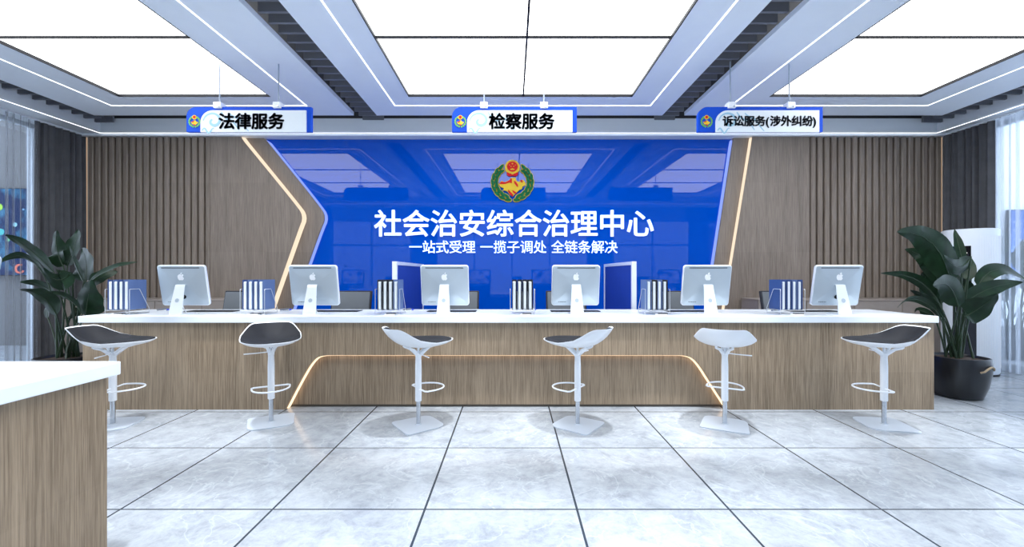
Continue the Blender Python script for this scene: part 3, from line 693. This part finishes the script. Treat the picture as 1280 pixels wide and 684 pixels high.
# ------------------------------------------------------------------ stools
def seat_fn():
    def prof(x):   # height along the seat, x: -0.36 rear .. 0.36 front
        if x < -.12: t = (-.12 - x) / .24; return .19 * t ** 2.0
        if x > .02: t = (x - .02) / .34; return .055 * t ** 1.6
        return 0
    def out(a):    # outline (a = 0 is the front)
        c, s = math.cos(a), math.sin(a)
        x = .36 * math.copysign(abs(c) ** (.8 if c > 0 else .62), c)
        y = math.copysign(abs(s) ** .72, s) * .285
        t = (x + .36) / .72
        wd = 1.0 - .30 * max(0, (.35 - t) / .35) - .22 * max(0, (t - .55) / .45)
        return x, y * wd
    def h(r, a):   # height by normalised radius and heading
        c = math.cos(a)
        t = min(max(((1 - c) / 2 - .42) / .44, 0), 1)
        H = .05 + .145 * t * t * (3 - 2 * t)
        return H * r ** 2.6
    return out, h
def make_stool(label):
    t = thing('bar_stool', label, 'stool', (0, 0, 0), 0, 'white bar stools in front of the counter')
    out, h = seat_fn(); Z = .815; NA, NR = 48, 12
    def layer(bm, r0, zoff, zedge, flip=False):
        c = bm.verts.new((0, 0, Z + zoff)); rings = []
        for j in range(1, NR + 1):
            r = r0 * j / NR; ring_ = []
            for k in range(NA):
                x, y = out(2 * PI * k / NA); x *= r; y *= r; hh = h(r, 2 * PI * k / NA)
                f = 1 if j < NR - 1 else (0.6 if j == NR - 1 else 0)
                ring_.append(bm.verts.new((x, y, Z + hh + zoff * f + zedge * (1 - f))))
            rings.append(ring_)
        for k in range(NA): bm.faces.new((c, rings[0][k], rings[0][(k + 1) % NA]))
        for A, B in zip(rings, rings[1:]):
            for k in range(NA): bm.faces.new((A[k], B[k], B[(k + 1) % NA], A[(k + 1) % NA]))
        return rings[-1]
    bm = bmesh.new(); a = layer(bm, 1.0, -.016, -.004); b = layer(bm, 1.0, .004, .004)
    for k in range(NA): bm.faces.new((a[k], a[(k + 1) % NA], b[(k + 1) % NA], b[k]))
    obj('seat_shell', bm, STOOLW, t, smooth=True)
    bm = bmesh.new(); a = layer(bm, .965, .006, .006); b = layer(bm, .965, .024, .012)
    for k in range(NA): bm.faces.new((a[k], a[(k + 1) % NA], b[(k + 1) % NA], b[k]))
    obj('seat_pad', bm, PADM, t, smooth=True)
    bm = bmesh.new()
    for (x, y, z) in ((-.13, .075, .812), (-.13, -.075, .812), (.20, .055, .828), (.20, -.055, .828)):
        tube(bm, [(0, 0, .70), (x * .12, y * .15, .728), (x * .55, y * .6, z - .032), (x * .9, y, z - .012), (x, y, z)], [.024, .021, .014, .013, .012], 8)
    lathe(bm, [(.0001, .795), (.012, .795), (.012, .74), (.0001, .74)], n=12)
    obj('yoke', bm, STOOLW, t, smooth=True)
    bm = bmesh.new(); lathe(bm, [(.030, .245), (.033, .25), (.0325, .60), (.029, .69), (.032, .725), (.022, .74)], n=24); obj('column', bm, STOOLW, t, smooth=True)
    bm = bmesh.new(); lathe(bm, [(.022, .012), (.022, .26)], n=20); obj('piston', bm, CHROME, t, smooth=True)
    bm = bmesh.new(); tube(bm, [(0, -.02, .735), (0, -.12, .730), (0, -.245, .728)], [.006, .005, .006], 8); obj('height_lever', bm, STOOLW, t)
    bm = bmesh.new(); pts = [(-.0, -.19, .375)]
    pts = [(0.0, -.155, .375)] + [( .02 + .25 * math.sin(PI * k / 14) ** .75, -.175 * math.cos(PI * k / 14), .375) for k in range(0, 15)] + [(.0, .155, .375)]
    tube(bm, pts, .0085, 8, closed=True); tube(bm, [(0, -.155, .375), (0, .155, .375)], .0085, 8); obj('footrest', bm, STOOLW, t, smooth=True)
    bm = bmesh.new(); pts = []
    for k in range(48):
        a = 2 * PI * k / 48; c, s = math.cos(a), math.sin(a)
        x = math.copysign(abs(c) ** .3, c) * .215; y = math.copysign(abs(s) ** .3, s) * (.215 - .035 * c)
        pts.append((x, y))
    prismz(bm, pts, 0, .010); es = [e for e in bm.edges if abs(e.verts[0].co.z - .01) < 1e-6 and abs(e.verts[1].co.z - .01) < 1e-6]
    bmesh.ops.bevel(bm, geom=es, offset=.004, segments=1, affect='EDGES')
    lathe(bm, [(.034, .010), (.030, .016), (.0001, .016)], n=20)
    obj('base_plate', bm, PLATE, t)
    return t
st = [(141, 531, 11, 'black-padded stool at the far left, its shell back to the left'), (339, 527.8, -62, 'stool facing forward, the only one showing its whole black seat'),
      (523, 531.3, 36, 'stool turned right, before the left half of the arched recess'), (722, 531.3, 144, 'stool turned left, before the right half of the arched recess'),
      (906, 531, 62, 'stool showing its plain white shell back, at the right foot of the arch'), (1105, 531, 169, 'black-padded stool at the far right, its shell back to the right')]
st0 = None
for px, py, deg, lab in st:
    d = F * EYE / (py - 342); loc = (PX(px, d), d, 0)
    if st0 is None: st0 = make_stool(lab); st0.location = Vector(loc) * S; st0.rotation_euler.z = math.radians(deg)
    else: dup(st0, loc, math.radians(deg), lab)

# ------------------------------------------------------------------ office chairs behind the counter
def make_chair(label):
    t = thing('office_chair', label, 'chair', (0, 0, 0), 0, 'grey office chairs behind the counter')
    R = Matrix.Rotation(math.radians(-13), 3, 'X')
    bm = bmesh.new(); box(bm, -.295, .295, .0, .035, .72, 1.30, .015, 2, rot=R, piv=(0, 0, 1.3)); obj('back_frame', bm, BLKB, t, smooth=True)
    bm = bmesh.new(); box(bm, -.272, .272, -.022, .004, .74, 1.278, .012, 2, rot=R, piv=(0, 0, 1.3)); obj('back_cushion', bm, GREYF, t, smooth=True)
    bm = bmesh.new(); box(bm, -.28, .28, -.66, -.16, .66, .74, .03, 3); obj('seat', bm, GREYF, t, smooth=True)
    bm = bmesh.new()
    tube(bm, [(0, -.38, .65), (0, -.2, .64), (0, -.10, .68), (0, -.06, .85)], .022, 8); obj('back_support', bm, BLKB, t)
    bm = bmesh.new(); tube(bm, [(0, -.42, .1), (0, -.42, .66)], .03, 12); obj('post', bm, CHROME, t)
    for k in range(5):
        a = 2 * PI * k / 5 + .3; bm = bmesh.new()
        tube(bm, [(0, -.42, .12), (.3 * math.cos(a), -.42 + .3 * math.sin(a), .075)], [.03, .018], 8)
        lg = obj('leg', bm, BLKB, t)
        bm = bmesh.new(); cx, cy = .3 * math.cos(a), -.42 + .3 * math.sin(a)
        tube(bm, [(cx - .02, cy, .034), (cx + .02, cy, .034)], .034, 12); obj('castor', bm, BLACKP, lg)
    return t
chl = ['grey office chair beside the second file rack from the left', 'grey office chair right of the computer over the peach light line',
       'grey office chair right of the computer at the left blue partition', 'grey office chair partly hidden left of the computer by the right partition',
       'grey office chair between the fifth file rack and its computer', 'grey office chair tilted behind the navy folders near the right plant']
ch0 = None
for i in range(6):
    loc = (.79 + 1.5666 * (i - 3), 6.33, 0)
    if ch0 is None: ch0 = make_chair(chl[0]); ch0.location = Vector(loc) * S
    else: dup(ch0, loc, label=chl[i])

# ------------------------------------------------------------------ partitions
for x, lab in ((-1.635, 'white-framed blue partition behind the third computer from left'), (1.70, 'white-framed blue partition right of the fourth computer from left')):
    t = thing('partition', lab, 'partition', (x, 6.0, 0), 0, 'white-framed blue partitions'); hz = 1.718; L = 1.86; sgn = 1
    bm = bmesh.new(); box(bm, -.031, .031, 0, .06, 0, hz, .004, 1); obj('post', bm, ALUW, t)
    bm = bmesh.new(); box(bm, -.031, .031, L - .06, L, 0, hz, .004, 1); obj('post', bm, ALUW, t)
    bm = bmesh.new(); box(bm, -.03, .03, .06, L - .06, hz - .05, hz, .003, 1); obj('top_rail', bm, ALUW, t)
    bm = bmesh.new(); box(bm, -.02, .02, .06, L - .06, .04, hz - .05); obj('panel', bm, PARTB, t)

# ------------------------------------------------------------------ low cabinets along the back wall
for x0, x1, lab in ((-7.55, -4.42, 'low taupe cabinet against the left fluted wall behind the counter'), (4.13, 7.35, 'low taupe cabinet against the right fluted wall behind the counter')):
    t = thing('low_cabinet', lab, 'cabinet', (x0, 7.24, 0), 0, 'low back wall cabinets'); L = x1 - x0; H = 1.115
    bm = bmesh.new(); box(bm, 0, L, .02, .54, .06, H - .03); obj('body', bm, CABM, t)
    bm = bmesh.new(); box(bm, -.0, L, 0, .54, H - .03, H, .004, 1); obj('top', bm, CABM, t)
    bm = bmesh.new(); box(bm, .03, L - .03, .05, .5, 0, .06); obj('plinth', bm, BLKB, t)
    n = 4
    for k in range(n):
        bm = bmesh.new(); box(bm, L * k / n + .006, L * (k + 1) / n - .006, 0, .02, .07, H - .036, .002, 1); obj('door', bm, CABM, t)

# ------------------------------------------------------------------ air conditioner
t = thing('air_conditioner', 'tall white rounded floor-standing air conditioner before the right drape', 'air conditioner', (PX(1212, 6.78), 6.78, 0))
R_ = .325
bm = bmesh.new(); pr = [(R_ - .01, .03), (R_, .05), (R_, 2.20), (R_ - .006, 2.225), (R_ - .03, 2.235)]
lathe(bm, pr, n=64); obj('body', bm, ACM, t, smooth=True)
bm = bmesh.new(); lathe(bm, [(R_ - .005, 0), (R_ - .005, .03)], n=48); obj('base', bm, BLACKP, t, smooth=True)
def patch(bm, r, a0, a1, z0, z1, n=8, th=.006):
    o = [[], [], [], []]
    for k in range(n + 1):
        a = math.radians(a0 + (a1 - a0) * k / n)
        for idx, (rr, z) in enumerate(((r, z0), (r, z1), (r + th, z1), (r + th, z0))): o[idx].append(bm.verts.new((rr * math.cos(a), rr * math.sin(a), z)))
    for k in range(n):
        for u, v in ((0, 1), (1, 2), (2, 3), (3, 0)): bm.faces.new((o[u][k], o[u][k + 1], o[v][k + 1], o[v][k]))
    bm.faces.new([o[i][0] for i in range(4)]); bm.faces.new([o[i][n] for i in range(4)][::-1])
bm = bmesh.new(); patch(bm, R_ - .001, 190, 226, PZ(330, 6.5), PZ(307, 6.5)); pn = obj('control_panel', bm, BLACKG, t)
bm = bmesh.new(); z = PZ(316, 6.5)
for k, (a, dz) in enumerate(((206, 0), (210, .015), (214, -.005), (209, -.02))): patch(bm, R_ + .005, a, a + 5, z + dz, z + dz + .012, 2, .003)
obj('readout', bm, emis('readout', (1, 1, 1), 1.0), pn)
bm = bmesh.new()
for k in range(18): a = 244 + k * 4.2; patch(bm, R_ - .001, a, a + .5, .12, 2.12, 1, .004)
obj('front_ribs', bm, WHITEP, t)
bm = bmesh.new(); patch(bm, R_ - .001, 190, 236, .08, PZ(375, 6.5), th=.004); obj('air_grille', bm, BLKB, t)

# ------------------------------------------------------------------ plants
def leaf_mesh(bm, a, m_, b, wd, roll, fold=.22, n=18, side0=None):
    """blade along quadratic curve a (blade base) - m_ - b (tip), half width wd"""
    a, m_, b = Vector(a), Vector(m_), Vector(b); view = Vector((0, 1, 0)); rows = []
    c = 2 * m_ - (a + b) / 2
    for i in range(n + 1):
        t = i / n; p = a * (1 - t) ** 2 + c * 2 * t * (1 - t) + b * t * t
        tg = ((c - a) * (1 - t) + (b - c) * t); tg = tg.normalized() if tg.length > 1e-6 else (b - a).normalized()
        s = tg.cross(view).normalized(); nrm = s.cross(tg).normalized()
        side = s * math.cos(roll) + nrm * math.sin(roll); up = side.cross(tg).normalized()
        if up.z < 0: up = -up
        q = wd * (math.sin(PI * min(1, t ** .72 * 1.0)) ** .62 if 0 < t < 1 else 0) * (1 - .25 * t)
        q = max(q, .004); row = []
        for k in (-1, -.55, 0, .55, 1):
            wav = .05 * wd * math.sin(t * 17 + k * 3) * abs(k)
            row.append(bm.verts.new(p + side * (q * k) + up * (abs(k) * fold * q + wav)))
        rows.append(row)
    for A, B in zip(rows, rows[1:]):
        for k in range(4): bm.faces.new((A[k], A[k + 1], B[k + 1], B[k]))
def make_plant(label, cx, cy, D, leaves, mirror_rope=1):
    t = thing('potted_plant', label, 'potted plant', (cx, cy, 0)); o0 = Vector((cx, cy, 0))
    bm = bmesh.new(); lathe(bm, [(.19, 0), (.21, .012), (.255, .16), (.278, .32), (.280, .44), (.272, .505), (.262, .51), (.255, .50), (.25, .47)], n=48, power=2.6); pot = obj('pot', bm, POTM, t, smooth=True)
    bm = bmesh.new(); lathe(bm, [(.252, .465), (.252, .478), (.12, .49), (.001, .492)], n=32, power=2.6); obj('soil', bm, SOIL, t, smooth=True)
    bm = bmesh.new(); r = .30
    pts = [(-.02 + .12 * 0, -r + .015, .36)] + [(.0 + .22 * k / 8, -math.sqrt(max(r * r - (.0 + .22 * k / 8) ** 2, 0)) - .012, .375 + .05 * math.sin(PI * k / 8)) for k in range(9)] + [(.235, -.16, .36)]
    tube(bm, pts, .011, 8); obj('rope_handle', bm, ROPE, pot)
    for i, (bx, by, mx_, my_, tx, ty, wpx, roll, dd, bend) in enumerate(leaves):
        bm = bmesh.new(); d = D + dd
        a = P(bx, by, d) - o0; m_ = P(mx_, my_, d + dd * .4 + .02) - o0; b = P(tx, ty, d + dd * .8 + bend) - o0
        leaf_mesh(bm, a, m_, b, wpx * (1.45 if wpx > 6 else 1.2) / F * d, math.radians(roll))
        lf = obj('leaf', bm, LEAF, t, smooth=True)
        rr = random.Random(i); base = Vector((rr.uniform(-.11, .11) + (a.x) * .1, rr.uniform(-.08, .08), .47))
        mid = base.lerp(a, .5) + Vector((-(a.x - base.x) * .22, -(a.y - base.y) * .1, 0))
        bm = bmesh.new(); ppts = []
        for k in range(9):
            u = k / 8; ppts.append(base * (1 - u) ** 2 + mid * 2 * u * (1 - u) + a * u * u)
        # petiole continues as the midrib
        c = 2 * m_ - (a + b) / 2
        for k in range(1, 6):
            u = k / 6; ppts.append(a * (1 - u) ** 2 + c * 2 * u * (1 - u) + b * u * u)
        tube(bm, ppts, [.014 - .007 * k / 8 for k in range(9)] + [.006 - .001 * k for k in range(5)], 6); obj('stem', bm, STEM, lf, smooth=True)
    return t
# base x,y  mid x,y  tip x,y  half-width px, roll, depth offset, tip depth change
Rl = [(1188, 354, 1166, 305, 1122, 290, 14, 10, -.05, .0), (1174, 354, 1156, 324, 1131, 312, 7, 30, .12, .1), (1170, 372, 1142, 348, 1101, 342, 6, 30, -.15, -.05),
      (1174, 382, 1161, 360, 1155, 338, 10, 10, .12, .0), (1180, 398, 1160, 376, 1138, 363, 5, 35, .0, -.1), (1170, 388, 1143, 374, 1122, 385, 5, 40, -.2, -.1),
      (1203, 326, 1198, 306, 1193, 287, 5, 20, .05, .05), (1214, 321, 1198, 334, 1180, 319, 8, 12, -.18, .0), (1198, 384, 1186, 358, 1167, 357, 11, 10, -.22, -.1),
      (1212, 378, 1204, 358, 1193, 343, 9, 5, .1, .1), (1222, 358, 1247, 337, 1284, 352, 7, 30, .0, .05), (1201, 384, 1234, 362, 1278, 353, 8, 20, -.1, .05),
      (1206, 396, 1226, 384, 1247, 367, 13, 5, -.2, -.05), (1209, 350, 1212, 336, 1213, 322, 6, 50, .1, .1), (1168, 396, 1150, 388, 1143, 391, 4, 30, .1, .1), (1196, 372, 1203, 350, 1208, 330, 8, 10, .18, .1)]
Ll = [(67, 340, 34, 310, 6, 294, 7, 18, -.1, .0), (61, 356, 33, 322, -2, 329, 6, 35, -.05, -.05), (79, 333, 71, 310, 71, 288, 9, 8, .0, .0), (84, 333, 93, 308, 98, 287, 10, 10, .08, .05),
      (107, 352, 108, 330, 103, 311, 13, 8, .15, .1), (105, 352, 95, 332, 87, 307, 6, 25, -.05, .0), (90, 341, 71, 350, 54, 335, 10, 8, -.2, .0), (69, 368, 49, 356, 25, 353, 6, 25, .0, -.05),
      (71, 394, 51, 370, 23, 362, 10, 12, -.2, -.1), (103, 393, 84, 372, 56, 366, 6, 30, -.15, -.05), (107, 394, 110, 374, 114, 350, 15, 5, -.1, .0), (112, 352, 140, 335, 172, 328, 5, 40, .0, .1),
      (112, 358, 128, 346, 147, 340, 8, 20, .05, .1), (110, 402, 118, 388, 131, 374, 5, 20, .1, .1), (60, 398, 62, 380, 70, 364, 6, 20, .15, .1), (84, 398, 92, 392, 100, 388, 7, 20, .2, .1)]
DPL = 5.45
plR = make_plant('broad-leaved green plant in a black pot with rope handle, right end of the counter', PX(1197, DPL), DPL, DPL, Rl)
plL = make_plant('broad-leaved green plant left of the counter, its pot hidden by the near counter', PX(82, DPL), DPL, DPL, Ll)
dup(plR, (PX(1263, 7.9), 7.9, 0), math.radians(150), 'potted plant showing through the right sheer curtain', scale=(1.1, 1.1, 1.1))

# ------------------------------------------------------------------ emblem (shared builder)
def emblem(parent, cx, cz, k, y, th, names=('wreath', 'badge', 'hands'), fine=True):
    """k: drawing units per emblem pixel; emblem drawn in a 520 px box centred on (395, 350)"""
    T = lambda x, z: (cx + (x - 395) * k, cz - (z - 350) * k)
    def leafpts(x, z, ang, L, Wd, f=1.0):
        pts = []
        for i in range(12):
            a = 2 * PI * i / 12; u = math.cos(a) * L / 2 * f; v = math.sin(a) * Wd / 2 * f * (1 - .25 * math.cos(a))
            pts.append((x + u * math.cos(ang) - v * math.sin(ang), z + u * math.sin(ang) + v * math.cos(ang)))
        return [T(*p) for p in pts]
    lv = []
    for s in (-1, 1):
        for j in range(8):
            th_ = math.radians(96 + s * -0 + 0); a = 13 + j * 19.0
            for ro, da in ((232, 0), (188, 9)):
                if ro == 188 and j == 7: continue
                aa = math.radians(90 - (a + da)) ; X = 395 + s * ro * math.cos(aa) * 1.04; Z = 368 + ro * math.sin(aa) * .96
                tang = math.atan2(-math.cos(aa), -math.sin(aa) * -1 * 1) 
                # direction running up the branch
                dx, dz = s * math.sin(aa), -math.cos(aa)
                ang = math.atan2(dz - .0, dx) + (s * .25 if ro == 232 else -s * .35)
                lv.append((X, Z, ang))
    bm = bmesh.new(); bm2 = bmesh.new()
    for X, Z, ang in lv:
        prism(bm, leafpts(X, Z, ang, 98, 52), y, y + th, 0)
        prism(bm2, leafpts(X, Z, ang, 84, 36), y - .4 * th, y + th, 0)
    w_ = obj(names[0] + '_outline', bm, GOLD, parent); obj(names[0], bm2, GREEN, w_)
    bm = bmesh.new()
    def poly(b, pts, f): prism(b, [T(*p) for p in pts], y - f * th, y + th)
    poly(bm, arc_poly(394, 188, 91, 91), .5)
    bd = obj(names[1], bm, GOLD, parent)
    bm = bmesh.new(); poly(bm, arc_poly(395, 180, 65, 62), .8)
    poly(bm, [(330, 245), (360, 262), (395, 268), (430, 262), (460, 245), (465, 270), (440, 296), (395, 290), (350, 296), (325, 272)], .6); rb = obj(names[1] + '_field', bm, RED, bd)
    bm = bmesh.new()
    def star(x, z, r):
        pts = []
        for i in range(10): a = -PI / 2 + PI * i / 5; q_ = r if i % 2 == 0 else r * .42; pts.append((x + q_ * math.cos(a), z + q_ * math.sin(a)))
        poly(bm, pts, 1.1)
    star(395, 146, 13)
    for x, z in ((360, 162), (430, 162), (378, 180), (412, 180)): star(x, z, 8)
    poly(bm, [(370, 222), (370, 208), (384, 208), (395, 200), (406, 208), (420, 208), (420, 222)], 1.1)
    poly(bm, arc_poly(395, 262, 16, 14), 1.1)
    obj(names[1] + '_gate', bm, GOLD, bd)
    bm = bmesh.new()
    poly(bm, [(228, 392), (262, 352), (300, 368), (350, 348), (376, 318), (432, 312), (440, 345), (470, 368), (500, 345), (530, 342), (558, 380), (552, 408), (520, 420), (512, 452), (480, 462), (440, 500), (400, 540), (360, 520), (335, 480), (300, 468), (272, 470), (296, 445), (250, 425)], .4)
    hd = obj(names[2], bm, GOLD, parent)
    bm = bmesh.new()
    poly(bm, [(232, 390), (262, 362), (310, 372), (362, 345), (378, 320), (390, 330), (388, 382), (360, 372), (310, 390), (262, 392)], .8)
    poly(bm, [(412, 350), (436, 362), (462, 400), (464, 430), (446, 418), (420, 385)], .8)
    poly(bm, [(340, 458), (362, 478), (404, 520), (398, 546), (368, 520), (345, 490)], .8)
    poly(bm, [(392, 466), (420, 480), (448, 502), (424, 510), (400, 488)], .8)
    poly(bm, [(488, 350), (512, 340), (522, 360), (512, 380), (500, 362)], .8)
    obj(names[2] + '_stripes', bm, RED, hd)
# big wall emblem
DE = DG - .03
t = thing('wall_emblem', 'round green wreath emblem with red badge and clasped hands on the blue glass', 'emblem', (PX(640.5, DE), DE, PZ(226, DE)))
emblem(t, 0, 0, 1 / 9.77 / F * DE, 0, .028)
# lettering
def lettering(name, text, x0, x1, base_py, em_px, d, off, depth, m, label, space):
    t = thing(name, label, 'lettering', (PX((x0 + x1) / 2, d), d, PZ(base_py, d))); cx = PX((x0 + x1) / 2, d)
    nch = len(text.replace(' ', '')); nsp = text.count(' '); pitch = (x1 - x0 - nsp * space) / nch; x = x0
    for ch in text:
        if ch == ' ': x += space; continue
        bm = bold(ch, em_px / F * d, off, depth)
        for v in bm.verts: v.co.x += PX(x, d) - cx
        obj('character', bm, m, t); x += pitch
    return t
lettering('title_lettering', '社会治安综合治理中心', 467.5, 817.5, 292.6, 35.2, DG - .02, .015, .03, LETTER, 'large white raised title characters on the blue glass wall', 0)
lettering('subtitle_lettering', '一站式受理 一揽子调处 全链条解决', 511, 772, 315.2, 17.0, DG - .015, .007, .02, LETTER, 'small white slogan characters below the title on the blue glass', 5.5)

# ------------------------------------------------------------------ hanging signs
DS = 5.40
def sign(x0px, text, tx0, tx1, base, em, rods, label, big):
    X0 = x0px; cx = PX(X0 + 78, DS); zb = PZ(165, DS); u = 1 / F * DS
    t = thing('hanging_sign', label, 'sign', (cx, DS, zb), 0, 'blue hanging signs')
    L = lambda px, py: (PX(px, DS) - cx, PZ(py, DS) - zb)
    def cornered(xa, xb, yt, yb, r):
        pts = [L(xa, yb)]
        for k in range(9): a = math.radians(180 - 90 * k / 8); pts.append(L(xa + r + r * math.cos(a), yt + r - r * math.sin(a)))
        return pts + [L(xb, yt), L(xb, yb)]
    bm = bmesh.new(); prism(bm, cornered(X0, X0 + 156, 133.7, 164.8, 12), 0, .05); bd = obj('board', bm, BLUES, t)
    wl = X0 + (19 if not big else 21.5)
    bm = bmesh.new(); prism(bm, cornered(wl, X0 + 150.3, 138.6, 165.8, 15), -.02, -.0005); wb = obj('white_face', bm, SIGNW, t)
    # pale cloud swirl print
    def rib(pts, w):
        bm = bmesh.new(); add_ribbon(bm, [L(*p) for p in pts], lambda q_: w * u * (.35 + .65 * math.sin(PI * min(1, q_ * .9 + .1))), -.0225, -.0202)
        obj('cloud_stroke', bm, PALEB, wb)
    cxs, cys = wl + 14, 152
    rib([(cxs + 2 + (2 + 10.5 * s_) * math.cos(7.2 * s_ + 2.2), cys - (2 + 9.5 * s_) * math.sin(7.2 * s_ + 2.2)) for s_ in [i / 26 for i in range(27)]], 1.7)
    rib([(wl + 2 + 3 * q_, 164 - 3 * math.sin(q_ * 1.7)) for q_ in [i / 3 for i in range(16)]], 1.0)
    rib([(wl + 26 + 22 * q_, 141 + 21 * q_ + 2.0 * math.sin(q_ * 7)) for q_ in [i / 14 for i in range(15)]], 1.2)
    rib([(wl + 36 + 24 * q_, 140.5 + 22 * q_ + 2.0 * math.sin(q_ * 7 + 1)) for q_ in [i / 14 for i in range(15)]], 1.1)
    bm = bmesh.new(); n = len(text); x = tx0
    wts = [.42 if c in '()' else 1.0 for c in text]; unit = (tx1 - tx0) / sum(wts)
    for c, wt in zip(text, wts):
        g = bold(c, em * u, .033, .003)
        dx = PX(x, DS) - cx
        me = bpy.data.meshes.new('tmp')
        for v in g.verts: v.co += Vector((dx - (.0 if c not in '()' else .0), -.0245, PZ(base, DS) - zb))
        g.to_mesh(me); g.free(); bm.from_mesh(me); bpy.data.meshes.remove(me); x += unit * wt
    obj('characters', bm, INK, wb)
    e = bpy.data.objects.new('emblem', None)
    C.objects.link(e); e.parent = t; ex, ez = L(X0 + 10.5, 151.8); e.location = Vector((ex, -.004, ez)) * S
    k_ = 15.5 / 520 * u
    emblem_small(e, k_)
    for rp, top in rods:
        bm = bmesh.new(); x, z = L(rp, 132); tube(bm, [(x, .025, z), (x, .025, top - zb)], .008, 8); obj('rod', bm, RODM, t)
        bm = bmesh.new(); box(bm, x - .047, x + .047, -.03, .08, z - .038, z + .038, .006, 2); cl = obj('clamp', bm, WHITEP, t)
        bm = bmesh.new(); tube(bm, [(x + .022, -.045, z - .018), (x + .022, -.03, z - .018)], .012, 10); obj('screw', bm, CHROME, cl)
def emblem_small(parent, k):
    # compact emblem: gold/green wreath ring, round badge, hands - three meshes
    bm = bmesh.new(); T = lambda x, z: ((x - 395) * k, -(z - 350) * k)
    for s in (-1, 1):
        for j in range(7):
            a = math.radians(90 - (14 + j * 22)); X = 395 + s * 222 * math.cos(a); Z = 365 + 212 * math.sin(a)
            prism(bm, [T(X + 46 * math.cos(q_) * .8, Z + 46 * math.sin(q_)) for q_ in [2 * PI * i / 8 for i in range(8)]], -.004, 0)
    obj('wreath', bm, mat('small_wreath', (.10, .34, .06), .4, emit=(.1, .3, .05), es=.1), parent)
    bm = bmesh.new(); prism(bm, [T(*p) for p in arc_poly(394, 185, 95, 95, n=16)], -.004, 0, 0); prism(bm, [T(*p) for p in arc_poly(394, 180, 60, 58, n=12)], -.006, 0, 1)
    obj('badge', bm, [GOLD, RED], parent)
    bm = bmesh.new(); prism(bm, [T(*p) for p in [(235, 385), (300, 368), (376, 318), (432, 312), (470, 368), (555, 385), (512, 452), (440, 500), (400, 540), (335, 480), (272, 470), (296, 440)]], -.004, 0, 0)
    prism(bm, [T(*p) for p in [(262, 392), (378, 330), (388, 392), (310, 400)]], -.006, 0, 1); prism(bm, [T(*p) for p in [(345, 458), (450, 505), (398, 548)]], -.006, 0, 1)
    obj('hands', bm, [GOLD, RED], parent)
sign(233, '法律服务', 274.5, 356.5, 160.2, 20.8, [(273, ZT), (347, ZT)], 'blue hanging sign with four dark characters, left one over the bent wood panel', False)
sign(565, '检察服务', 611, 693, 160.2, 20.8, [(605, ZT + .035), (680, ZT + .035)], 'blue hanging sign with four dark characters, above the wall emblem', False)
sign(872.5, '诉讼服务(涉外纠纷)', 902, 1020, 157.2, 13.6, [(914, ZT + .03), (988, ZT)], 'blue hanging sign with smaller characters and brackets, on the right', True)
